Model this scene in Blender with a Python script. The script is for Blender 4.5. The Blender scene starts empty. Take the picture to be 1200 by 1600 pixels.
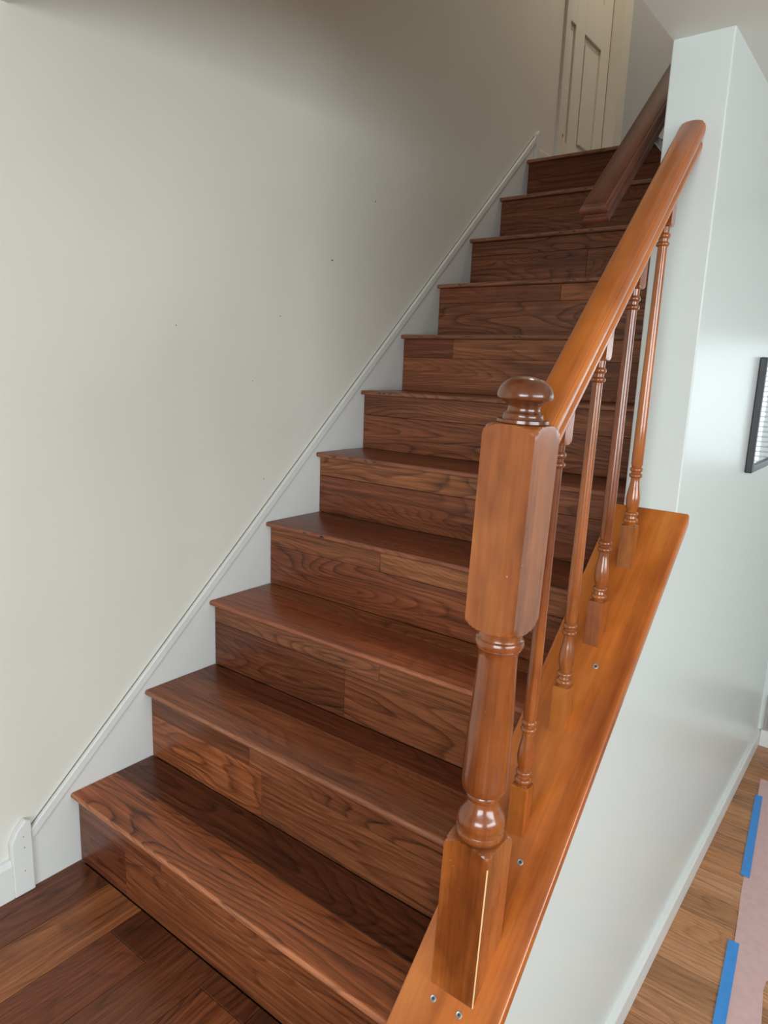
import bpy, bmesh, math, random
from mathutils import Matrix, Vector
random.seed(7)
scene = bpy.context.scene
COL = scene.collection

# ------------------------------------------------------------------ camera
cam_d = bpy.data.cameras.new('camera')
cam = bpy.data.objects.new('camera', cam_d); COL.objects.link(cam)
yaw, pitch, roll = -0.6471, -0.2022, 0.0372
fwd = Vector((math.sin(yaw)*math.cos(pitch), math.cos(yaw)*math.cos(pitch), math.sin(pitch)))
rgt = Vector((math.cos(yaw), -math.sin(yaw), 0)); up = rgt.cross(fwd)
r2 = rgt*math.cos(roll) + up*math.sin(roll); u2 = up*math.cos(roll) - rgt*math.sin(roll)
M = Matrix((r2, u2, -fwd)).transposed().to_4x4(); M.translation = (1.5999, -0.8406, 1.3008)
cam.matrix_world = M
cam_d.sensor_fit = 'HORIZONTAL'; cam_d.sensor_width = 36; cam_d.lens = 36*1099.8/1200
cam_d.clip_start = 0.02
scene.camera = cam

# ------------------------------------------------------------------ world, light, exposure
scene.view_settings.view_transform = 'Standard'
scene.view_settings.look = 'None'
scene.view_settings.gamma = 1
scene.view_settings.use_curve_mapping = False
scene.view_settings.exposure = 0.0
scene.cycles.max_bounces = 7; scene.cycles.glossy_bounces = 3; scene.cycles.transmission_bounces = 2
world = bpy.data.worlds.new('sky'); scene.world = world; world.use_nodes = True
wb = world.node_tree.nodes['Background']; wb.inputs[0].default_value = (0.80, 0.90, 1.0, 1); wb.inputs[1].default_value = 1.6

def area(name, loc, direction, sx, sy, power, color, spread=180):
    d = bpy.data.lights.new(name, 'AREA'); d.shape = 'RECTANGLE'; d.size = sx; d.size_y = sy
    d.energy = power; d.color = color; d.spread = math.radians(spread)
    o = bpy.data.objects.new(name, d); COL.objects.link(o); o.location = loc
    o.rotation_euler = Vector(direction).to_track_quat('-Z', 'Y').to_euler()
    return o
# daylight outside the three windows of the lower room
area('daylight_back', (2.45, -3.30, 1.25), (0, 1, -0.40), 2.2, 1.3, 82, (0.88, 0.96, 1.0), 135)
area('daylight_east', (4.85, -0.7, 1.30), (-1, 0, -0.45), 3.0, 1.2, 82, (0.88, 0.96, 1.0), 135)
area('daylight_far', (2.25, 3.05, 1.20), (0, -1, -0.05), 2.0, 0.8, 8.5, (0.90, 0.96, 1.0))

# unseen warm fill added in the upstairs hall to brighten the upper stairwell
area('hall_fill', (0.53, 2.75, 4.55), (0, 0, -1), 0.35, 0.35, 15, (1.0, 0.86, 0.68))

# ------------------------------------------------------------------ dimensions (m)
G, R, NOSE = 0.2251, 0.2033, 0.0196
SL = R/G
W1, W2, YW = 1.0594, 1.1821, 0.8187
ZC, ZF, ZL = 1.9951, -0.4066, 11*R
KC = 0.2644
CI, CO = 1.035, 1.2104
YFAR, YBACK, XE, YEND = 2.75, -3.1, 4.6, 3.36
ZTOP = 4.62

# ------------------------------------------------------------------ helpers
def put(name, me, mat=None, parent=None, kind=None, label=None, cat=None, group=None, smooth=None):
    o = bpy.data.objects.new(name, me); COL.objects.link(o)
    if mat is not None and len(me.materials) == 0: me.materials.append(mat)
    if parent is not None: o.parent = parent
    if kind: o['kind'] = kind
    if label: o['label'] = label
    if cat: o['category'] = cat
    if group: o['group'] = group
    if smooth is not None:
        for p in me.polygons: p.use_smooth = True
        me.set_sharp_from_angle(angle=math.radians(smooth))
    return o
def empty(name, loc=(0, 0, 0), **k):
    o = bpy.data.objects.new(name, None); COL.objects.link(o); o.location = loc; o.empty_display_size = 0.1
    for a, v in k.items(): o[a] = v
    return o
def box_mesh(sx, sy, sz, bev=0.0, seg=1, c=(0, 0, 0)):
    bm = bmesh.new(); bmesh.ops.create_cube(bm, size=1)
    bmesh.ops.scale(bm, vec=(sx, sy, sz), verts=bm.verts)
    if bev > 0: bmesh.ops.bevel(bm, geom=bm.edges[:], offset=bev, segments=seg, affect='EDGES', profile=0.5)
    bmesh.ops.translate(bm, vec=c, verts=bm.verts)
    me = bpy.data.meshes.new('box'); bm.to_mesh(me); bm.free(); return me
def boxes_mesh(lst):
    bm = bmesh.new()
    for (x0, x1, y0, y1, z0, z1) in lst:
        r = bmesh.ops.create_cube(bm, size=1)
        bmesh.ops.scale(bm, vec=(x1-x0, y1-y0, z1-z0), verts=r['verts'])
        bmesh.ops.translate(bm, vec=((x0+x1)/2, (y0+y1)/2, (z0+z1)/2), verts=r['verts'])
    me = bpy.data.meshes.new('boxes'); bm.to_mesh(me); bm.free(); return me
def bx(x0, x1, y0, y1, z0, z1, bev=0.0, seg=1):
    return box_mesh(x1-x0, y1-y0, z1-z0, bev, seg, ((x0+x1)/2, (y0+y1)/2, (z0+z1)/2))
def prism(pts, axis, a0, a1, bev=0.0, seg=1):
    """polygon pts extruded along axis ('x': pts are (y,z); 'y': pts are (x,z); 'z': pts are (x,y))"""
    def co(p, a):
        return {'x': (a, p[0], p[1]), 'y': (p[0], a, p[1]), 'z': (p[0], p[1], a)}[axis]
    bm = bmesh.new()
    v0 = [bm.verts.new(co(p, a0)) for p in pts]; v1 = [bm.verts.new(co(p, a1)) for p in pts]
    n = len(pts)
    bm.faces.new(v0); bm.faces.new(v1)
    for i in range(n): bm.faces.new((v0[i], v0[(i+1) % n], v1[(i+1) % n], v1[i]))
    bmesh.ops.recalc_face_normals(bm, faces=bm.faces[:])
    if bev > 0: bmesh.ops.bevel(bm, geom=bm.edges[:], offset=bev, segments=seg, affect='EDGES', profile=0.5)
    me = bpy.data.meshes.new('prism'); bm.to_mesh(me); bm.free(); return me
def turned(prof, half=None, n=48, bottom=None):
    """surface of revolution, clipped to a square of half-width `half`; prof = [(z, r)]; bottom(x,y)->z for the lowest ring"""
    bm = bmesh.new(); rings = []
    for k, (z, r) in enumerate(prof):
        ring = []
        for i in range(n):
            t = 2*math.pi*(i+0.0)/n
            c, s = math.cos(t), math.sin(t)
            rr = r if half is None else min(r, half/max(abs(c), abs(s)))
            x, y = rr*c, rr*s
            zz = bottom(x, y) if (k == 0 and bottom) else z
            ring.append(bm.verts.new((x, y, zz)))
        rings.append(ring)
    for a, b in zip(rings, rings[1:]):
        for i in range(n): bm.faces.new((a[i], a[(i+1) % n], b[(i+1) % n], b[i]))
    bm.faces.new(list(reversed(rings[0]))); bm.faces.new(rings[-1])
    me = bpy.data.meshes.new('turned'); bm.to_mesh(me); bm.free(); return me
def smoothprof(pts, sub=5):
    """Catmull-Rom through (z, r) control points"""
    out = []
    P = [pts[0]] + list(pts) + [pts[-1]]
    for i in range(1, len(P)-2):
        p0, p1, p2, p3 = P[i-1], P[i], P[i+1], P[i+2]
        for k in range(sub):
            t = k/sub
            f = lambda a, b, c, d: 0.5*((2*b)+(-a+c)*t+(2*a-5*b+4*c-d)*t*t+(-a+3*b-3*c+d)*t**3)
            out.append((p1[0]+(p2[0]-p1[0])*t, f(p0[1], p1[1], p2[1], p3[1])))
    out.append(pts[-1]); return out
def bead(z, r, h, ri, k=5):
    """half-round bead centred at z with outer radius r rising from radius ri"""
    return [(z-h*math.cos(math.pi*i/k), ri+(r-ri)*math.sin(math.pi*i/k)) for i in range(k+1)]

# ------------------------------------------------------------------ materials
def newmat(name):
    m = bpy.data.materials.new(name); m.use_nodes = True
    nt = m.node_tree; b = nt.nodes['Principled BSDF']
    return m, nt, b
def N(nt, t, **k):
    n = nt.nodes.new(t)
    for a, v in k.items(): setattr(n, a, v)
    return n
def L(nt, a, b): nt.links.new(a, b)
def math_n(nt, op, a, b=None, c=None):
    n = N(nt, 'ShaderNodeMath', operation=op)
    for i, v in enumerate((a, b, c)):
        if v is None: continue
        if isinstance(v, (int, float)): n.inputs[i].default_value = v
        else: L(nt, v, n.inputs[i])
    return n.outputs[0]
def mixc(nt, fac, a, b, mode='MIX'):
    n = N(nt, 'ShaderNodeMix', data_type='RGBA', blend_type=mode)
    for s, v in ((n.inputs[0], fac), (n.inputs[6], a), (n.inputs[7], b)):
        if isinstance(v, (int, float)): s.default_value = v
        elif isinstance(v, tuple): s.default_value = (*v, 1)
        else: L(nt, v, s)
    return n.outputs[2]
def ramp(nt, fac, stops):
    n = N(nt, 'ShaderNodeValToRGB'); e = n.color_ramp.elements
    while len(e) < len(stops): e.new(0.5)
    for el, (p, c) in zip(e, stops):
        el.position = p; el.color = (*c, 1) if isinstance(c, tuple) else (c, c, c, 1)
    L(nt, fac, n.inputs[0]); return n.outputs[0]
def noise(nt, vec, scale=1.0, detail=2.0, rough=0.5, dist=0.0):
    n = N(nt, 'ShaderNodeTexNoise'); n.inputs['Scale'].default_value = scale
    n.inputs['Detail'].default_value = detail; n.inputs['Roughness'].default_value = rough
    n.inputs['Distortion'].default_value = dist
    L(nt, vec, n.inputs['Vector']); return n.outputs['Fac']
def mapping(nt, vec, scale=(1, 1, 1), loc=(0, 0, 0)):
    n = N(nt, 'ShaderNodeMapping'); n.inputs['Scale'].default_value = scale; n.inputs['Location'].default_value = loc
    L(nt, vec, n.inputs['Vector']); return n.outputs[0]
def bump(nt, bsdf, h, strength=0.1, dist=0.002):
    n = N(nt, 'ShaderNodeBump'); n.inputs['Strength'].default_value = strength; n.inputs['Distance'].default_value = dist
    L(nt, h, n.inputs['Height']); L(nt, n.outputs[0], bsdf.inputs['Normal'])

def plank_wood(name, dark, mid, light, rough=0.30, ringfreq=36.0, ring_amt=0.55):
    """hardwood plank: grain runs along local X; every object gets its own grain and its own tint (object colour)"""
    m, nt, b = newmat(name)
    tc = N(nt, 'ShaderNodeTexCoord'); oi = N(nt, 'ShaderNodeObjectInfo')
    off = N(nt, 'ShaderNodeCombineXYZ')
    L(nt, math_n(nt, 'MULTIPLY', oi.outputs['Random'], 37.0), off.inputs[0])
    L(nt, math_n(nt, 'MULTIPLY', oi.outputs['Random'], 91.0), off.inputs[1])
    L(nt, math_n(nt, 'MULTIPLY', oi.outputs['Random'], 53.0), off.inputs[2])
    add = N(nt, 'ShaderNodeVectorMath', operation='ADD'); L(nt, tc.outputs['Object'], add.inputs[0]); L(nt, off.outputs[0], add.inputs[1])
    v = add.outputs[0]
    n1 = noise(nt, mapping(nt, v, (0.95, 5.6, 5.6)), 1.0, 1.8, 0.40, 0.30)
    wob = noise(nt, mapping(nt, v, (9.0, 34.0, 34.0)), 1.0, 2.0, 0.5)
    ph = math_n(nt, 'ADD', math_n(nt, 'MULTIPLY', n1, ringfreq), math_n(nt, 'MULTIPLY', wob, 0.55))
    rings = math_n(nt, 'FRACT', ph)
    rings = ramp(nt, rings, [(0.0, 0.08), (0.14, 0.72), (0.60, 0.66), (0.88, 0.42), (1.0, 0.08)])
    streak = noise(nt, mapping(nt, v, (2.6, 95.0, 95.0)), 1.0, 4.0, 0.65)
    pores = noise(nt, mapping(nt, v, (16.0, 380.0, 380.0)), 1.0, 2.0, 0.6)
    blotch = noise(nt, mapping(nt, v, (1.2, 4.0, 4.0)), 1.0, 2.0, 0.5)
    amt = math_n(nt, 'MULTIPLY', ramp(nt, noise(nt, mapping(nt, v, (0.9, 3.0, 3.0), (7, 3, 1)), 1.0, 1.0), [(0.35, 0.35), (0.62, 1.0)]), ring_amt*0.62)
    f = math_n(nt, 'ADD', math_n(nt, 'MULTIPLY', math_n(nt, 'SUBTRACT', rings, 0.55), amt), math_n(nt, 'MULTIPLY', streak, 0.62))
    f = math_n(nt, 'ADD', f, math_n(nt, 'MULTIPLY', blotch, 0.36))
    f = math_n(nt, 'SUBTRACT', f, 0.02)
    col = ramp(nt, f, [(0.20, dark), (0.47, mid), (0.74, light)])
    pf = ramp(nt, pores, [(0.34, 0.45), (0.50, 1.0)])
    col = mixc(nt, 0.55, col, pf, 'MULTIPLY')
    col = mixc(nt, 1.0, col, oi.outputs['Color'], 'MULTIPLY')
    L(nt, col, b.inputs['Base Color'])
    rr = math_n(nt, 'MULTIPLY_ADD', streak, 0.14, rough-0.07); L(nt, rr, b.inputs['Roughness'])
    b.inputs['Specular IOR Level'].default_value = 0.34
    bump(nt, b, math_n(nt, 'ADD', math_n(nt, 'MULTIPLY', streak, 0.5), pores), 0.18, 0.0006)
    return m
def stained_wood(name, dark, mid, light, axis='Z', rough=0.28, wear=0.35, grime=0.75, coat=0.55):
    """clear-coated honey stain; grain along `axis` of the object"""
    m, nt, b = newmat(name)
    tc = N(nt, 'ShaderNodeTexCoord'); oi = N(nt, 'ShaderNodeObjectInfo')
    off = N(nt, 'ShaderNodeCombineXYZ')
    for i, k in enumerate((17.0, 41.0, 29.0)): L(nt, math_n(nt, 'MULTIPLY', oi.outputs['Random'], k), off.inputs[i])
    add = N(nt, 'ShaderNodeVectorMath', operation='ADD'); L(nt, tc.outputs['Object'], add.inputs[0]); L(nt, off.outputs[0], add.inputs[1])
    v = add.outputs[0]
    def sc(a, w): return {'X': (a, w, w), 'Y': (w, a, w), 'Z': (w, w, a)}[axis]
    n1 = noise(nt, mapping(nt, v, sc(1.6, 16.0)), 1.0, 3.0, 0.5, 0.3)
    fine = noise(nt, mapping(nt, v, sc(6.0, 160.0)), 1.0, 3.0, 0.6)
    blot = noise(nt, v, 9.0, 3.0, 0.55)
    f = math_n(nt, 'ADD', math_n(nt, 'MULTIPLY', n1, 0.55), math_n(nt, 'ADD', math_n(nt, 'MULTIPLY', fine, 0.22), math_n(nt, 'MULTIPLY', blot, 0.25)))
    col = ramp(nt, f, [(0.34, dark), (0.52, mid), (0.70, light)])
    # grimy darker stain where hands and years have been
    gr = noise(nt, mapping(nt, v, sc(3.0, 11.0), (2, 5, 8)), 1.0, 4.0, 0.6)
    col = mixc(nt, grime, col, ramp(nt, gr, [(0.36, (0.48, 0.40, 0.42)), (0.52, (1.0, 1.0, 1.0))]), 'MULTIPLY')
    # little chips of bare pale wood
    sp = noise(nt, v, 150.0, 1.0, 0.5); msk = ramp(nt, sp, [(0.80, 0.0), (0.83, wear)])
    col = mixc(nt, msk, col, (0.80, 0.55, 0.28))
    col = mixc(nt, 1.0, col, oi.outputs['Color'], 'MULTIPLY')
    L(nt, col, b.inputs['Base Color'])
    b.inputs['Roughness'].default_value = rough
    b.inputs['Coat Weight'].default_value = coat; b.inputs['Coat Roughness'].default_value = 0.12
    bump(nt, b, math_n(nt, 'ADD', fine, blot), 0.12, 0.0006)
    return m
def paint(name, col, rough=0.5, var=0.04, bstr=0.08, bscale=60.0, spec=0.4, patches=False):
    m, nt, b = newmat(name)
    tc = N(nt, 'ShaderNodeTexCoord'); v = tc.outputs['Object']
    n1 = noise(nt, v, 2.2, 3.0, 0.5); n2 = noise(nt, v, bscale, 3.0, 0.6)
    f = ramp(nt, n1, [(0.3, 1.0-var), (0.7, 1.0)])
    c = mixc(nt, 1.0, (*col,), f, 'MULTIPLY')
    L(nt, c, b.inputs['Base Color'])
    b.inputs['Roughness'].default_value = rough
    b.inputs['Specular IOR Level'].default_value = spec
    if bstr > 0: bump(nt, b, n2, bstr, 0.002)
    return m
def plain(name, col, rough=0.5, metal=0.0, spec=0.5):
    m, nt, b = newmat(name)
    tc = N(nt, 'ShaderNodeTexCoord'); n1 = noise(nt, tc.outputs['Object'], 40.0, 2.0)
    c = mixc(nt, 1.0, col, ramp(nt, n1, [(0.3, 0.90), (0.7, 1.0)]), 'MULTIPLY')
    L(nt, c, b.inputs['Base Color']); b.inputs['Roughness'].default_value = rough
    b.inputs['Metallic'].default_value = metal; b.inputs['Specular IOR Level'].default_value = spec
    return m

M_WALL = paint('wall_paint', (0.73, 0.70, 0.635), 0.50, 0.05, 0.04, 90.0)
M_GLOSS = paint('semi_gloss_wall_paint', (0.65, 0.685, 0.662), 0.30, 0.0, 0.0, 30.0, 0.5)
M_TRIM = paint('trim_paint', (0.74, 0.735, 0.71), 0.38, 0.08, 0.10, 40.0, 0.5)
M_CEIL = paint('ceiling_paint', (0.73, 0.76, 0.73), 0.65, 0.02, 0.05, 80.0, 0.3)
M_DOOR = paint('door_paint', (0.72, 0.68, 0.61), 0.42, 0.03, 0.04, 60.0)
M_DARK = plank_wood('dark_cherry_plank', (0.036, 0.011, 0.006), (0.185, 0.056, 0.022), (0.40, 0.140, 0.058), 0.30)
M_NOSING = plank_wood('pale_nosing_edge', (0.10, 0.038, 0.021), (0.27, 0.105, 0.055), (0.44, 0.19, 0.10), 0.34)  # paler brown variant for the rounded front faces of the nosing boards
M_FLOOR = plank_wood('floor_plank', (0.15, 0.060, 0.026), (0.42, 0.18, 0.075), (0.62, 0.32, 0.15), 0.28, 20.0, 0.5)
M_HONEY = stained_wood('honey_stain_upright', (0.13, 0.031, 0.007), (0.35, 0.094, 0.017), (0.50, 0.170, 0.036), 'Z', 0.24, 0.5)
M_HONEYY = stained_wood('honey_stain_slope', (0.27, 0.058, 0.010), (0.50, 0.130, 0.018), (0.62, 0.20, 0.036), 'Y', 0.28, 0.35, 0.38)
M_RAILD = stained_wood('dark_stain_slope', (0.050, 0.013, 0.006), (0.110, 0.028, 0.010), (0.20, 0.055, 0.02), 'Y', 0.42, 0.3, 0.3, 0.1)
M_SUB = plain('rough_substrate', (0.10, 0.05, 0.03), 0.8)
M_STEEL = plain('dull_metal', (0.42, 0.42, 0.42), 0.45, 0.8)
M_BLACK = plain('black_frame', (0.018, 0.017, 0.022), 0.35)
M_PAPER = plain('rosin_paper', (0.68, 0.43, 0.41), 0.75)
M_TAPE = plain('blue_tape', (0.05, 0.28, 0.72), 0.5)
M_BLIND = plain('white_vinyl', (0.85, 0.87, 0.88), 0.4)
M_GAP = plain('raw_brown_edge', (0.14, 0.08, 0.035), 0.8)
M_CRACK = plain('dirt_line', (0.20, 0.17, 0.13), 0.9)
M_DECK = plain('deck_board', (0.38, 0.33, 0.32), 0.7)
M_SOCKET = plain('screw_hole', (0.05, 0.04, 0.035), 0.6)
def glass_mat(name, mirror=0.10):
    m = bpy.data.materials.new(name); m.use_nodes = True; nt = m.node_tree; nt.nodes.clear()
    o = N(nt, 'ShaderNodeOutputMaterial'); t = N(nt, 'ShaderNodeBsdfTransparent'); g = N(nt, 'ShaderNodeBsdfGlossy')
    g.inputs['Roughness'].default_value = 0.02; t.inputs[0].default_value = (0.95, 0.97, 0.97, 1)
    mx = N(nt, 'ShaderNodeMixShader'); mx.inputs[0].default_value = mirror
    L(nt, t.outputs[0], mx.inputs[1]); L(nt, g.outputs[0], mx.inputs[2]); L(nt, mx.outputs[0], o.inputs[0]); return m
M_PANE = glass_mat('window_glass', 0.08)
M_MIRROR = plain('mirror_silver', (0.9, 0.92, 0.92), 0.03, 1.0)

# ------------------------------------------------------------------ setting: walls, floors, ceilings
S = dict(kind='structure')
# left wall along the whole stairwell, with the doorway of the upper landing cut out
DY0, DY1, DZ1 = 2.56, 3.21, ZL+2.03
wall_left = put('wall_left', boxes_mesh([(-0.12, 0, YBACK, DY0, -0.5, ZTOP), (-0.12, 0, DY0, DY1, -0.5, ZL), (-0.12, 0, DY0, DY1, DZ1, ZTOP),
                                         (-0.12, 0, DY1, YEND, -0.5, ZTOP)]), M_WALL, **S)
# stair wall: full height behind YW, sloped knee wall in front of it
kt = lambda y: KC+SL*y-0.030
wall_right = put('wall_right', prism([(-0.16, ZF), (YFAR+0.12, ZF), (YFAR+0.12, ZC), (YEND, ZC), (YEND, ZTOP), (YW, ZTOP), (YW, kt(YW)), (-0.16, kt(-0.16))], 'x', W1, W2, 0.003, 2), M_GLOSS, **S)
put('wall_upper', boxes_mesh([(W1, W2, -0.05, YW-0.001, ZL, ZTOP), (0.001, W1, -0.17, -0.05, ZL, ZTOP)]), M_WALL, **S)
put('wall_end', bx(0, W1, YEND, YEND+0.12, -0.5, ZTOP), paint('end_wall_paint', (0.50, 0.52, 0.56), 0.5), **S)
# lower room
def holed(name, axis, a0, a1, u0, u1, z0, z1, h, mat):
    hu0, hu1, hz0, hz1 = h
    pcs = [(u0, hu0, z0, z1), (hu1, u1, z0, z1), (hu0, hu1, z0, hz0), (hu0, hu1, hz1, z1)]
    lst = [((p[0], p[1], a0, a1, p[2], p[3]) if axis == 'y' else (a0, a1, p[0], p[1], p[2], p[3])) for p in pcs if p[1]-p[0] > 1e-4 and p[3]-p[2] > 1e-4]
    return put(name, boxes_mesh(lst), mat, **S)
FW = (1.33, 3.15, 0.86, 1.52)
BWN = (1.35, 3.55, 0.60, 1.90)
EW = (-2.2, 0.8, 0.70, 1.90)
holed('wall_far', 'y', YFAR, YFAR+0.12, W2, XE, ZF, ZC, FW, M_GLOSS)
holed('wall_back', 'y', YBACK-0.12, YBACK, 0, XE, ZF-0.05, ZC, BWN, M_WALL)
holed('wall_east', 'x', XE, XE+0.12, YBACK-0.12, YFAR+0.12, ZF-0.05, ZC, EW, M_WALL)
put('ceiling', boxes_mesh([(W1, XE+0.12, YBACK-0.12, YW-0.0005, ZC, ZL-0.001), (W2, XE+0.12, YW-0.0005, YFAR+0.12, ZC, ZL-0.001), (0, W1, YBACK-0.12, -0.05, ZC, ZL-0.001)]), M_CEIL, **S)
put('ceiling_upper', bx(-0.12, W2, -0.17, YEND+0.12, ZTOP, ZTOP+0.1), M_CEIL, **S)

def window(n, axis, a, hole, cols, blind):
    """white frame, mullions and glass panes in the opening; optional horizontal blind"""
    u0, u1, z0, z1 = hole
    def b(ua, ub, za, zb, d0, d1):
        return (ua, ub, a+d0, a+d1, za, zb) if axis == 'y' else (a+d0, a+d1, ua, ub, za, zb)
    t = 0.045
    lst = [b(u0, u1, z0, z0+t, 0.03, 0.09), b(u0, u1, z1-t, z1, 0.03, 0.09), b(u0, u0+t, z0+t, z1-t, 0.03, 0.09), b(u1-t, u1, z0+t, z1-t, 0.03, 0.09)]
    w = put('window_%d' % n, boxes_mesh(lst), M_TRIM, **S)
    st = (u1-u0)/cols
    for i in range(1, cols):
        put('mullion', boxes_mesh([b(u0+i*st-0.02, u0+i*st+0.02, z0+t, z1-t, 0.035, 0.085)]), M_TRIM, w)
    for i in range(cols):
        ua = u0+i*st+(t if i == 0 else 0.02); ub = u0+(i+1)*st-(t if i == cols-1 else 0.02)
        put('pane', boxes_mesh([b(ua, ub, z0+t, z1-t, 0.058, 0.062)]), M_PANE, w)
    return w
sgn = window(1, 'y', YFAR, FW, 2, True)
w2 = window(2, 'y', YBACK-0.12, BWN, 3, False)
w3 = window(3, 'x', XE, EW, 3, False)
for wn in (w2, w3): pass
# horizontal slat blind hanging inside the far window
blind = empty('window_blind', (2.24, YFAR+0.012, 1.50), label='white horizontal slat blind on the far window, seen in the wall mirror', category='blind')
put('head_rail', box_mesh(1.80, 0.03, 0.03, 0.003, 1), M_BLIND, blind)
slat = box_mesh(1.80, 0.024, 0.0012)
slat.materials.append(M_BLIND)
zz = -0.04
while 1.50+zz > 0.92:
    o = put('slat', slat, None, blind); o.location = (0, 0, zz); o.rotation_euler = (math.radians(-18), 0, 0); zz -= 0.0225
o = put('bottom_rail', box_mesh(1.80, 0.026, 0.014, 0.003), M_BLIND, blind); o.location = (0, 0, zz-0.004)
# low louvred grille at the foot of the far wall
vent = empty('wall_vent', (1.45, YFAR, ZF+0.17), label='low louvred grille at the foot of the far wall beside the baseboard', category='vent')
put('frame', boxes_mesh([(-0.245, 0.245, -0.010, -0.0005, -0.088, -0.076), (-0.245, 0.245, -0.010, -0.0005, 0.076, 0.088), (-0.245, -0.233, -0.010, -0.0005, -0.076, 0.076), (0.233, 0.245, -0.010, -0.0005, -0.076, 0.076)]), M_DECK, vent)
lv = box_mesh(0.466, 0.003, 0.017); lv.materials.append(M_DECK)
for q in range(9):
    o = put('louvre', lv, None, vent); o.location = (0, -0.0075, -0.068+q*0.017); o.rotation_euler = (math.radians(18), 0, 0)

# floors --------------------------------------------------------------
def plank(name, length, width, thick, mat, parent, loc, rot, tint, bev=0.0009, group=None):
    o = put(name, box_mesh(length, width, thick, bev), mat, parent)
    o.location = loc; o.rotation_euler = rot; o.color = (*tint, 1); return o
def tint(lo=0.7, hi=1.25, warm=0.08):
    k = random.uniform(lo, hi); w = random.uniform(-warm, warm)
    return (k*(1+w*0.4), k, k*(1-w))
floor = put('floor', boxes_mesh([(W2-0.1, XE, YBACK, YFAR, ZF-0.06, ZF-0.0125), (0, W2-0.1, YBACK, YEND, ZF-0.06, ZF-0.0125)]), M_SUB, **S)
y = YFAR; k = 0
while y > YBACK+0.05:
    wd = 0.1235; y0 = max(y-wd, YBACK)
    xs = W2 if y0 > -0.17 else (1.2 if y0 > -1.3 else 0.0)
    cuts = [xs+0.001, xs+random.uniform(0.7, 1.5), xs+random.uniform(1.9, 2.7), XE]
    for a, b in zip(cuts, cuts[1:]):
        plank('plank', b-a-0.0012, y-y0-0.0012, 0.012, M_FLOOR, floor, ((a+b)/2, (y+y0)/2, ZF-0.006), (0, 0, 0), tint(0.85, 1.2))
    y = y0; k += 1
landing = put('floor_landing', boxes_mesh([(0, W2, -1.25, -0.001, ZF-0.012, -0.0125)]), M_SUB, **S)
LP = [((0.74, 0.70, 0.68), []), ((1.50, 1.62, 1.45), []), ((0.95, 0.86, 0.82), [-0.085]), ((0.62, 0.58, 0.58), []), ((1.0, 0.9, 0.8), [-0.05, -0.7]), ((0.8, 0.8, 0.8), [-0.4]), ((0.7, 0.7, 0.7), [-0.6]), ((1, 1, 1), [-0.3])]
for i, (t, js) in enumerate(LP):
    x0, x1 = 0.001+i*0.139, 0.001+(i+1)*0.139
    x1 = min(x1, W2)
    ys = [-0.0015]+js+[-1.25]
    for q, (a, b) in enumerate(zip(ys, ys[1:])):
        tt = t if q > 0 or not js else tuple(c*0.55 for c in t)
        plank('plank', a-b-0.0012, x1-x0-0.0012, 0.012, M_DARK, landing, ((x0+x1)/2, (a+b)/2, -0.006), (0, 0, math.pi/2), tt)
st = put('floor_step', bx(W2+0.001, W2+0.26, -1.25, -0.17, ZF, -R-0.0125), M_SUB, **S)
plank('plank', 1.08, 0.262, 0.012, M_DARK, st, (W2+0.1311, -0.71, -R-0.0062), (0, 0, math.pi/2), (1, 1, 1))
upper = put('floor_upper', bx(0, W1, 10*G+0.03, YEND, ZL-0.24, ZL-0.013), M_SUB, **S)
for i in range(8):
    x0 = 0.001+i*0.1315
    plank('plank', YEND-10*G-0.115, 0.1303, 0.012, M_DARK, upper, (x0+0.0655, (YEND+10*G+0.11)/2, ZL-0.0065), (0, 0, math.pi/2), tint())

# trims ---------------------------------------------------------------
K0, K1 = 0.243, 0.2735
skirt = put('trim_1', prism([(-0.125, 0.0), (0.12, 0.0), (2.30, ZL-0.22), (2.30, K0+SL*2.30), (-0.125, K0-SL*0.125)], 'x', 0.0, 0.006), M_TRIM, **S)
put('moulding', prism([(-0.125, K0-SL*0.125), (2.30, K0+SL*2.30), (2.30, K1+SL*2.30), (-0.125, K1-SL*0.125)], 'x', 0.0, 0.0125, 0.0025, 2), M_TRIM, skirt)
put('crack', prism([(-0.124, K1-SL*0.124), (2.298, K1+SL*2.298), (2.298, K1+0.0022+SL*2.298), (-0.124, K1+0.0022-SL*0.124)], 'x', 0.0, 0.0012), M_CRACK, skirt)
put('crack', prism([(-0.124, K0-0.003-SL*0.124), (2.298, K0-0.003+SL*2.298), (2.298, K0+SL*2.298), (-0.124, K0-SL*0.124)], 'x', 0.0, 0.0072), M_CRACK, skirt)
put('plinth_block', prism([(-0.176, 0.0), (-0.1255, 0.0), (-0.1255, 0.188), (-0.139, 0.196), (-0.160, 0.176), (-0.176, 0.146)], 'x', 0.0, 0.017, 0.003, 2), M_TRIM, skirt)
for yy, zz in ((-0.147, 0.155), (-0.146, 0.125), (-0.148, 0.062)):
    put('nail_hole', bx(0.0168, 0.0174, yy-0.0013, yy+0.0013, zz-0.0013, zz+0.0013), M_CRACK, skirt)
put('end_block', prism([(2.30, ZL), (2.335, ZL), (2.335, ZL+0.132), (2.318, ZL+0.142), (2.30, ZL+0.12)], 'x', 0.0, 0.016, 0.002), M_TRIM, skirt)
put('baseboard_left', prism([(0, 0.0005), (0.015, 0.0005), (0.015, 0.088), (0.009, 0.103), (0, 0.105)], 'y', -1.25, -0.1765), M_TRIM, **S)
put('baseboard_upper', prism([(0, ZL+0.0005), (0.013, ZL+0.0005), (0.013, ZL+0.065), (0, ZL+0.075)], 'y', 2.336, 2.514), M_TRIM, **S)
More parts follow.
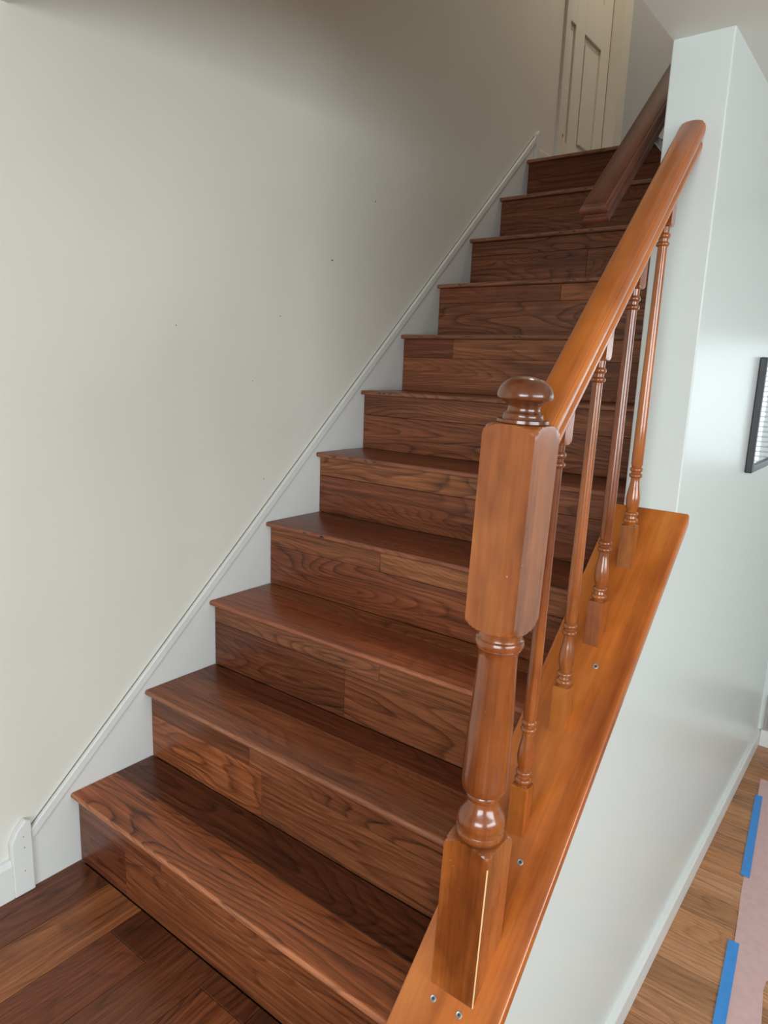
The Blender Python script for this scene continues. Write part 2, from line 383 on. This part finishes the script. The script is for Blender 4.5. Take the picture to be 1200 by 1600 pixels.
put('baseboard_right', prism([(W2, ZF+0.0005), (W2+0.016, ZF+0.0005), (W2+0.016, ZF+0.070), (W2+0.011, ZF+0.078), (W2, ZF+0.082)], 'y', -0.16, YFAR-0.001), M_TRIM, **S)
put('baseboard_far', boxes_mesh([(W2+0.017, XE, YFAR-0.014, YFAR, ZF+0.0005, ZF+0.082)]), M_TRIM, **S)

# upper landing door ---------------------------------------------------
dr = put('door_1', bx(-0.090, -0.062, DY0-0.02, DY1-0.004, ZL+0.012, DZ1-0.004), M_DOOR, **S)
px = (-0.062, -0.050)
cols = ((DY0+0.04, 2.762), (2.8736, 3.0946)); rows = ((0.205, 0.742), (0.95, 1.45), (1.57, 1.86))
def db(y0, y1, z0, z1): return (px[0], px[1], y0, y1, ZL+z0, ZL+z1)
for y0, y1 in ((DY0-0.02, cols[0][0]), (cols[0][1], cols[1][0]), (cols[1][1], DY1-0.004)):
    put('stile', bx(*db(y0, y1, 0.012, 2.026), 0.002), M_DOOR, dr)
zr = [0.012]+[v for r in rows for v in r]+[2.026]
for z0, z1 in zip(zr[0::2], zr[1::2]):
    for y0, y1 in cols: put('rail', bx(*db(y0, y1, z0, z1), 0.002), M_DOOR, dr)
for z0, z1 in rows:
    for y0, y1 in cols:
        put('panel', bx(-0.062, -0.054, y0+0.028, y1-0.028, ZL+z0+0.03, ZL+z1-0.03, 0.006), M_DOOR, dr)
put('door_edge', bx(-0.0625, -0.0495, DY1-0.0035, DY1-0.0005, ZL+0.012, DZ1-0.004), M_GAP, dr)
put('trim_2', boxes_mesh([(0, 0.014, DY0-0.045, DY0, ZL, DZ1+0.07), (0, 0.014, DY1, DY1+0.085, ZL, DZ1+0.07), (0, 0.014, DY0, DY1, DZ1, DZ1+0.07)]), M_DOOR, **S)

# ------------------------------------------------------------------ staircase
stair = empty('staircase', (0.53, 0, 0), label='dark cherry hardwood staircase of plank treads and two-board risers against the white wall', category='staircase')
SX0, SX1 = 0.0075, W1-0.002
def nosing_mesh(length, depth, thick):
    """board with a rounded front edge (front = -Y), local origin at its centre"""
    pts = []; r = thick/2
    for i in range(7):
        a = math.pi/2+math.pi*i/6
        pts.append((-depth/2+r*0.75+r*0.75*math.cos(a), r*math.sin(a)))
    pts += [(depth/2, -r), (depth/2, r)]
    return prism(pts, 'x', -length/2, length/2)
# per step: (depth of the nosing board, its tint), back boards; riser split height fraction, joints and tints
TR = {1: (0.128, (1.65, 1.50, 1.30), [((0.62, 0.56, 0.55), [])]),
      2: (0.160, (1.0, 0.95, 0.92), [((0.62, 0.50, 0.46), [])]),
      3: (0.175, (1.15, 0.92, 0.84), [((1.3, 1.35, 1.2), [])]),
      4: (0.190, (0.88, 0.72, 0.68), [((0.9, 0.85, 0.8), [])]),
      5: (0.180, (0.90, 0.82, 0.80), [((0.8, 0.75, 0.7), [])])}
RS = {1: (0.62, [0.206], [(0.66, 0.56, 0.56), (1.12, 1.05, 0.98)], [0.35], [(0.8, 0.74, 0.74), (1.08, 1.0, 0.94)]),
      2: (0.62, [0.444], [(1.30, 1.20, 1.05), (0.92, 0.95, 0.95)], [0.40], [(0.78, 0.78, 0.78), (0.98, 1.0, 1.0)]),
      3: (0.66, [0.51], [(0.70, 0.66, 0.66), (0.80, 0.80, 0.80)], [0.62], [(1.0, 1.05, 1.05), (1.05, 1.1, 1.0)]),
      4: (0.63, [], [(0.92, 0.82, 0.80)], [0.439], [(1.15, 1.2, 1.1), (1.25, 1.35, 1.25)]),
      5: (0.615, [], [(0.98, 0.90, 0.88)], [0.66], [(1.25, 1.35, 1.25), (1.1, 1.1, 1.1)]),
      6: (0.575, [], [(1.02, 0.96, 0.92)], [], [(1.02, 1.05, 1.0)]),
      7: (0.60, [], [(1.15, 1.12, 1.05)], [0.217], [(0.85, 0.72, 0.68), (1.25, 1.30, 1.15)]),
      8: (0.645, [], [(1.05, 1.10, 1.08)], [0.508], [(1.05, 1.02, 0.98), (1.2, 1.2, 1.1)]),
      9: (0.665, [0.5], [(1.0, 1.0, 0.98), (0.9, 0.86, 0.84)], [], [(1.0, 0.98, 0.96)]),
      10: (0.69, [], [(0.82, 0.84, 0.84)], [], [(0.8, 0.78, 0.76)]),
      11: (0.60, [], [(0.72, 0.62, 0.60)], [], [(0.72, 0.62, 0.60)])}
TH = 0.0145
for i in range(1, 12):
    yr = (i-1)*G; zt = i*R
    # tread: hidden deck + nosing board + back board
    depth = G if i < 11 else 0.14
    nd, nt_, backs = TR.get(i, (0.190, tint(0.85, 1.05), [(tint(0.8, 1.0), [])]))
    if i == 11: nd = 0.12
    deck = put('tread', bx(SX0, SX1, yr+0.012, yr+depth+0.0115, zt-TH-0.018, zt-TH-0.0004), M_SUB, stair)
    deck.location = (-0.53, 0, 0)
    nm = nosing_mesh(SX1-SX0, nd, TH); nm.materials.append(M_DARK); nm.materials.append(M_NOSING)
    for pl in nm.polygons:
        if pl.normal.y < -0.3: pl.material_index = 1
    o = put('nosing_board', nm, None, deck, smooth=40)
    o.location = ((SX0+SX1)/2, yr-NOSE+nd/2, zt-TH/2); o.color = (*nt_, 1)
    yb0, yb1 = yr-NOSE+nd+0.0012, yr+depth-0.0006
    if i < 11:
        for t, js in backs:
            plank('plank', SX1-SX0, yb1-yb0, 0.012, M_DARK, deck, ((SX0+SX1)/2, (yb0+yb1)/2, zt-0.0062), (0, 0, 0), t)
    # riser: hidden backing + lower and upper boards
    fr, j0, t0, j1, t1 = RS[i]
    back = put('riser', bx(SX0, SX1, yr+0.012, yr+0.026, zt-R-0.03, zt-TH-0.0185), M_SUB, stair)
    back.location = (-0.53, 0, 0)
    zb, zs, ze = zt-R+0.0006, zt-R+fr*R, zt-TH-0.0006
    for (za, zc_, js, ts) in ((zb, zs-0.0005, j0, t0), (zs+0.0005, ze, j1, t1)):
        xs = [SX0]+[SX0+j for j in js]+[SX1]
        for q, (a, b) in enumerate(zip(xs, xs[1:])):
            plank('plank', b-a-0.0008, zc_-za, 0.0115, M_DARK, back, ((a+b)/2, yr+0.00585, (za+zc_)/2), (math.pi/2, 0, 0), ts[min(q, len(ts)-1)])
    # dark nail spots on the nosing front
    if i >= 4:
        for q in range(3):
            xx = SX0+random.uniform(0.08, 0.62)
            s = put('nail_hole', bx(-0.006, 0.006, -0.0006, 0.0006, -0.0022, 0.0022), M_SOCKET, deck)
            s.location = (xx, yr-NOSE+0.0002, zt-TH*0.45); s.rotation_euler = (0, random.uniform(-0.5, 0.5), 0)

# ------------------------------------------------------------------ stair railing (newel, cap board, balusters, handrail)
rail_t = empty('stair_railing', (1.1225, 0.067, 0.29), label='honey-stained railing with turned newel post, four slim balusters and a sloped base board', category='railing')
RO = Vector((1.1225, 0.067, 0.29))
def child(o, p=rail_t):
    o.location = Vector(o.location)-RO; return o
# sloped cap board on the knee wall
ang = math.atan(SL)
cl = (YW-0.002+0.14)/math.cos(ang)
capw = CO-CI
prof = []
hw, ht = capw/2, 0.021
for (cx, cz, a0, a1) in ((hw-0.006, -0.006, 0, 90), (-hw+0.006, -0.006, 90, 180), (-hw+0.003, -ht+0.003, 180, 270), (hw-0.003, -ht+0.003, 270, 360)):
    rr = 0.006 if cz > -0.01 else 0.003
    for q in range(5):
        a = math.radians(a0+(a1-a0)*q/4); prof.append((cx+rr*math.cos(a), cz+rr*math.sin(a)))
me = prism(prof, 'y', 0, cl)
# plumb-cut the upper end against the wall
for v in me.vertices:
    if v.co.y > cl*0.5: v.co.y = cl - v.co.z*math.tan(ang)*-1
cap = put('base_board', me, M_HONEYY, rail_t, smooth=35)
cap.location = Vector(((CI+CO)/2, -0.14, KC-SL*0.14))-RO; cap.rotation_euler = (ang, 0, 0)
for (sx_, sy_) in ((1.0951, 0.0132), (1.1446, 0.0136), (1.1455, 0.2019), (1.141, 0.5035)):
    s = put('screw', turned([(0.0, 0.0056), (0.0006, 0.0056), (0.0012, 0.0048), (0.0006, 0.003), (0.0003, 0.0012)], None, 16), M_STEEL, cap)
    dl = (sy_+0.14)/math.cos(ang)
    s.location = (sx_-(CI+CO)/2, dl, 0.0)
    h = put('screw_hole', turned([(0, 0.0022), (0.0012, 0.0022)], None, 10), M_SOCKET, cap); h.location = (sx_-(CI+CO)/2, dl, 0.0)
# newel post, leaning slightly towards the room
A = 0.0403; NX, NY = 1.1222, 0.067
nz0 = KC+SL*NY
root2 = math.sqrt(2)*A+0.0006
newel_lean = 0.0325
def zrel(prof): return [(z-nz0, r) for z, r in prof]
shaft = [(0.572, 0.030), (0.5735, 0.0355)] + bead(0.5815, 0.0392, 0.0065, 0.0358) + \
        smoothprof([(0.590, 0.0362), (0.600, 0.0385), (0.612, 0.0362), (0.624, 0.0290), (0.634, 0.0248)], 5) + \
        bead(0.6455, 0.0278, 0.0065, 0.0240) + [(0.653, 0.0250), (0.655, 0.0325)] + \
        smoothprof([(0.658, 0.0348), (0.668, 0.0366), (0.69, 0.0369), (0.74, 0.0356), (0.82, 0.0322), (0.882, 0.0298)], 4) + \
        smoothprof([(0.884, 0.0298), (0.892, 0.0315), (0.897, 0.0345)], 3) + bead(0.905, 0.0372, 0.0070, 0.0340) + [(0.914, 0.0330), (0.922, 0.0335), (0.930, 0.034)]
newel = put('newel_post', turned(zrel(shaft)), M_HONEY, rail_t, smooth=35)
newel.color = (0.72, 0.66, 0.70, 1); newel.location = Vector((NX, NY, nz0))-RO; newel.rotation_euler = (0, newel_lean, 0)
lowb = [(0, 9), (0.540-nz0, 9), (0.552-nz0, root2)] + [(0.552-nz0+0.021*math.sin(t*math.pi/16), root2-(root2-0.0385)*(1-math.cos(t*math.pi/16))) for t in range(1, 9)] + [(0.5735-nz0, 0.030)]
put('base_block', turned(lowb, A, 64, lambda x, y: SL*y), M_HONEY, newel, smooth=28)
we = put('worn_edge', box_mesh(0.0022, 0.0022, 0.260), plain('bare_wood', (0.72, 0.47, 0.24), 0.6), newel)
we.location = (A-0.0008, -A+0.0008, 0.0955); we.rotation_euler = (0, 0, math.pi/4)
def endr(t): return 0.0375+(root2-0.0375)*math.cos(t*math.pi/16)
upb = [(0.9265-nz0, 0.030)] + [(0.947-0.0205*math.sin(t*math.pi/16)-nz0, root2-(root2-0.0375)*(1-math.cos(t*math.pi/16))) for t in range(8, 0, -1)] + \
      [(0.948-nz0, root2), (1.212-nz0, root2)] + [(1.213-nz0+0.019*math.sin(t*math.pi/16), root2-(root2-0.0375)*(1-math.cos(t*math.pi/16))) for t in range(1, 9)] + [(1.2335-nz0, 0.030)]
put('upper_block', turned(upb, A, 64), M_HONEY, newel, smooth=28).color = (0.92, 0.90, 0.92, 1)
fin = [(1.229, 0.030), (1.2335, 0.0365), (1.2375, 0.0360)] + smoothprof([(1.2385, 0.0290), (1.242, 0.0278), (1.2455, 0.0280)], 2) + [(1.2475, 0.0245)] + \
      smoothprof([(1.2490, 0.0228), (1.254, 0.0226), (1.259, 0.0262), (1.2635, 0.0335), (1.2665, 0.0378)], 4) + \
      [(1.2695+0.0285*math.sin(t*math.pi/20), 0.0390*math.cos(t*math.pi/20)**0.9) for t in range(0, 10)] + [(1.298, 0.0004)]
put('finial', turned(zrel(fin)), M_HONEY, newel, smooth=50).color = (0.42, 0.36, 0.40, 1)
# handrail: moulded section, newel to wall end
RW, RH = 0.0560, 0.0480
def rail_half(w, h):
    """right half of the moulded section, bottom to top: (half width, height)"""
    return [(0.37*w, -h), (0.425*w, -0.975*h), (0.450*w, -0.90*h), (0.452*w, -0.80*h), (0.430*w, -0.72*h), (0.375*w, -0.665*h), (0.360*w, -0.60*h), (0.385*w, -0.55*h),
            (0.445*w, -0.525*h), (0.485*w, -0.46*h), (0.50*w, -0.36*h), (0.49*w, -0.25*h), (0.455*w, -0.155*h), (0.410*w, -0.115*h), (0.395*w, -0.115*h), (0.382*w, -0.075*h), (0.32*w, -0.045*h), (0.22*w, -0.018*h), (0.10*w, -0.003*h)]
def rail(w, h, p0, p1, name, mat, parent, end0, end1):
    """moulded rail from p0 to p1 (top centre line, local Y along the rail); an end is 'return' (moulding runs round it) or a plumb cut"""
    p0, p1 = Vector(p0), Vector(p1); d = p1-p0; ln = d.length
    bm = bmesh.new(); rings = []
    tn = d.z/math.hypot(d.x, d.y)
    for hw, z in rail_half(w, h):
        e0 = (0.5*w-hw) if end0 == 'return' else z*tn
        e1 = ln-(0.5*w-hw) if end1 == 'return' else ln+z*tn
        rings.append([bm.verts.new(c) for c in ((-hw, e0, z), (hw, e0, z), (hw, e1, z), (-hw, e1, z))])
    for a, b in zip(rings, rings[1:]):
        for i in range(4): bm.faces.new((a[i], a[(i+1) % 4], b[(i+1) % 4], b[i]))
    bm.faces.new(list(reversed(rings[0]))); bm.faces.new(rings[-1])
    me = bpy.data.meshes.new(name); bm.to_mesh(me); bm.free()
    o = put(name, me, mat, parent, smooth=32)
    yv = d.normalized(); xv = yv.cross(Vector((0, 0, 1))).normalized(); zv = xv.cross(yv)
    mm = Matrix((xv, yv, zv)).transposed().to_4x4(); mm.translation = p0-Vector(parent.location); o.matrix_basis = mm
    return o
KR = 1.093
def railx(y): return 1.1366+(1.1186-1.1366)*(y-0.11)/0.71
y0, y1 = 0.1245, YW-0.001
rail(RW, RH, (railx(y0), y0, KR+SL*y0), (railx(y1), y1, KR+SL*y1), 'handrail', M_HONEYY, rail_t, 'plumb', 'plumb')
# balusters
def bal_profile(h_tot, top_block):
    p = [(0.080, 0.010)] + bead(0.0920, 0.0160, 0.0055, 0.0115) + bead(0.1075, 0.0150, 0.0050, 0.0105) + \
        smoothprof([(0.1145, 0.0108), (0.125, 0.0135), (0.140, 0.0148), (0.158, 0.0130), (0.175, 0.0102), (0.184, 0.0096)], 4) + \
        bead(0.1925, 0.0142, 0.0050, 0.0098) + bead(0.2055, 0.0136, 0.0050, 0.0100) + [(0.213, 0.0108), (0.217, 0.0122), (0.30, 0.0120), (0.45, 0.0105), (top_block-0.043, 0.0092)] + \
        bead(top_block-0.034, 0.0136, 0.0050, 0.0095) + bead(top_block-0.018, 0.0134, 0.0055, 0.0098) + [(top_block-0.009, 0.0100), (top_block+0.003, 0.0105)]
    return p
HB = 0.0155
rb2 = HB*math.sqrt(2)+0.0003
KB = KR-RH/math.cos(ang)       # underside of the rail
for bi, yb in enumerate((0.246, 0.399, 0.550, 0.702)):
    z0 = KC+SL*yb; xb = 1.116
    htop = (KB-KC)
    xt = railx(yb); lean = math.atan((xt-xb)/htop)
    TB = 0.703
    b = put('baluster', turned(bal_profile(htop, TB), None, 28), M_HONEY, rail_t, smooth=40)
    b.location = Vector((xb, yb, z0))-RO; b.rotation_euler = (0, lean, (0, 0.04, -0.05, 0.06)[bi])
    b.color = [(0.86, 0.78, 0.80, 1), (0.98, 0.98, 1.05, 1), (0.86, 0.80, 0.84, 1), (1.0, 0.98, 0.95, 1)][bi]
    lb = put('base_block', turned([(0, 9), (0.0765, 9), (0.0790, rb2)]+[(0.079+0.004*math.sin(t*math.pi/8), rb2-(rb2-0.0145)*(1-math.cos(t*math.pi/8))) for t in range(1, 5)]+[(0.0832, 0.008)], HB, 32, lambda x, y: SL*y), M_HONEY, b, smooth=28)
    lb.color = [(1.15, 1.05, 0.9, 1), (1.05, 1.1, 1.15, 1), (0.95, 0.9, 0.9, 1), (1.1, 1.3, 1.4, 1)][bi]
    ub = turned([(TB-0.0015, 0.008)]+[(TB+0.010-0.0105*math.sin(t*math.pi/8), rb2-(rb2-0.0130)*(1-math.cos(t*math.pi/8))) for t in range(4, 0, -1)]+[(TB+0.011, rb2), (htop-0.002, 9)], HB*0.96, 32)
    for v in ub.vertices:
        if v.co.z > htop-0.01: v.co.z = htop-0.0005+SL*v.co.y
    put('top_block', ub, M_HONEY, b, smooth=28).color = (0.85, 0.80, 0.82, 1)

# ------------------------------------------------------------------ handrail on the inside of the stair wall
wr = empty('wall_handrail', (0.982, 0.655, 1.60), label='dark brown moulded handrail mounted on the inner stair wall above the steps', category='handrail')
KI = 1.057
rail(0.062, 0.046, (0.982, 0.655, KI+SL*0.655), (0.982, 2.35, KI+SL*2.35), 'rail', M_RAILD, wr, 'return', 'return')
for yb in (0.98, 2.1):
    zb = KI+SL*yb-0.046/math.cos(ang)
    br = put('bracket', prism([(0.982, zb+0.004), (0.990, zb-0.012), (1.02, zb-0.045), (W1, zb-0.055), (W1, zb-0.075), (1.012, zb-0.060), (0.974, zb-0.014), (0.972, zb+0.004)], 'y', yb-0.008, yb+0.008, 0.002), M_STEEL, wr)
    br.location = -Vector((0.982, 0.655, 1.60))
    rs = put('rosette', turned([(0, 0.028), (0.004, 0.028), (0.007, 0.022)], None, 24), M_STEEL, wr, smooth=40)
    rs.rotation_euler = (0, -math.pi/2, 0); rs.location = Vector((W1, yb, zb-0.065))-Vector((0.982, 0.655, 1.60))

# ------------------------------------------------------------------ framed mirror on the right wall
FY0, FY1, FZ0, FZ1, FT = 1.535, 1.96, 1.025, 1.372, 0.022
mr = empty('wall_mirror', (W2, (FY0+FY1)/2, (FZ0+FZ1)/2), label='small black framed mirror hung on the glossy right wall', category='mirror')
mo = -Vector(mr.location)
for (a, b, c, d) in ((FY0, FY0+FT, FZ0, FZ1), (FY1-FT, FY1, FZ0, FZ1), (FY0+FT, FY1-FT, FZ0, FZ0+FT), (FY0+FT, FY1-FT, FZ1-FT, FZ1)):
    put('frame', bx(W2+0.0005, W2+0.021, a, b, c, d, 0.003, 2), M_BLACK, mr).location = mo
put('mirror_glass', bx(W2+0.001, W2+0.012, FY0+FT-0.003, FY1-FT+0.003, FZ0+FT-0.003, FZ1-FT+0.003), M_MIRROR, mr).location = mo

# ------------------------------------------------------------------ floor paper and painter's tape
def sheet(name, rows, cols, thick, mat, amp, zoff, **k):
    """rows = [(y, xl, xr)] from near to far; wrinkled thin sheet with real thickness"""
    bm = bmesh.new(); g = []
    nr = 40
    def at(y):
        for (ya, la, ra), (yb, lb, rb) in zip(rows, rows[1:]):
            if ya <= y <= yb:
                t = (y-ya)/(yb-ya); return la+(lb-la)*t, ra+(rb-ra)*t
        return rows[-1][1:]
    for side in (0, 1):
        gg = []
        for i in range(nr+1):
            y = rows[0][0]+(rows[-1][0]-rows[0][0])*i/nr; l, r = at(y)
            row = []
            for j in range(cols+1):
                x = l+(r-l)*j/cols
                w = amp*(0.5+0.5*math.sin(y*31+x*17+2*math.sin(x*23+y*7)))*(0.6+0.4*math.sin(x*51-y*13))
                row.append(bm.verts.new((x, y, ZF+zoff+w+(thick if side else 0))))
            gg.append(row)
        g.append(gg)
    for i in range(nr):
        for j in range(cols):
            bm.faces.new((g[1][i][j], g[1][i][j+1], g[1][i+1][j+1], g[1][i+1][j]))
            bm.faces.new((g[0][i][j], g[0][i+1][j], g[0][i+1][j+1], g[0][i][j+1]))
    ring = [(0, j) for j in range(cols+1)]+[(i, cols) for i in range(1, nr+1)]+[(nr, j) for j in range(cols-1, -1, -1)]+[(i, 0) for i in range(nr-1, 0, -1)]
    for a, b in zip(ring, ring[1:]+ring[:1]):
        bm.faces.new((g[0][a[0]][a[1]], g[0][b[0]][b[1]], g[1][b[0]][b[1]], g[1][a[0]][a[1]]))
    me = bpy.data.meshes.new(name); bm.to_mesh(me); bm.free()
    return put(name, me, mat, smooth=50, **k)
sheet('floor_paper', [(0.80, 1.432, 1.462), (0.95, 1.415, 1.473), (1.085, 1.402, 1.493), (1.235, 1.385, 1.473), (1.36, 1.371, 1.53), (1.48, 1.358, 1.75), (1.577, 1.345, 1.95), (2.42, 1.262, 2.05)], 14, 0.0005, M_PAPER, 0.0016, 0.0004,
      label='pink protective paper sheet taped over the wood floor', cat='floor paper')
sheet('painter_tape', [(0.72, 1.413, 1.444), (1.345, 1.356, 1.387)], 2, 0.0004, M_TAPE, 0.0009, 0.0022, label='blue masking tape strip on the near edge of the pink paper', cat='tape', group='blue tape strips on the paper edge')
sheet('painter_tape', [(1.690, 1.323, 1.352), (2.27, 1.268, 1.295)], 2, 0.0004, M_TAPE, 0.0012, 0.0022, label='blue masking tape strip farther back, by the paper corner at the baseboard', cat='tape', group='blue tape strips on the paper edge')

# small scuffs and old screw holes in the left wall
for (yy, zz, ry, rz) in ((1.1642, 1.854, 0.006, 0.008), (0.9485, 1.634, 0.010, 0.007), (0.7186, 1.442, 0.006, 0.003), (0.3402, 1.390, 0.004, 0.004), (0.6076, 1.248, 0.004, 0.003), (0.652, 0.95, 0.004, 0.005)):
    pts = [(yy+ry*0.55*math.cos(a*math.pi/4)*random.uniform(0.6, 1), zz+rz*0.55*math.sin(a*math.pi/4)*random.uniform(0.6, 1)) for a in range(8)]
    put('wall_scuff', prism(pts, 'x', -0.002, 0.0006), M_CRACK, wall_left)
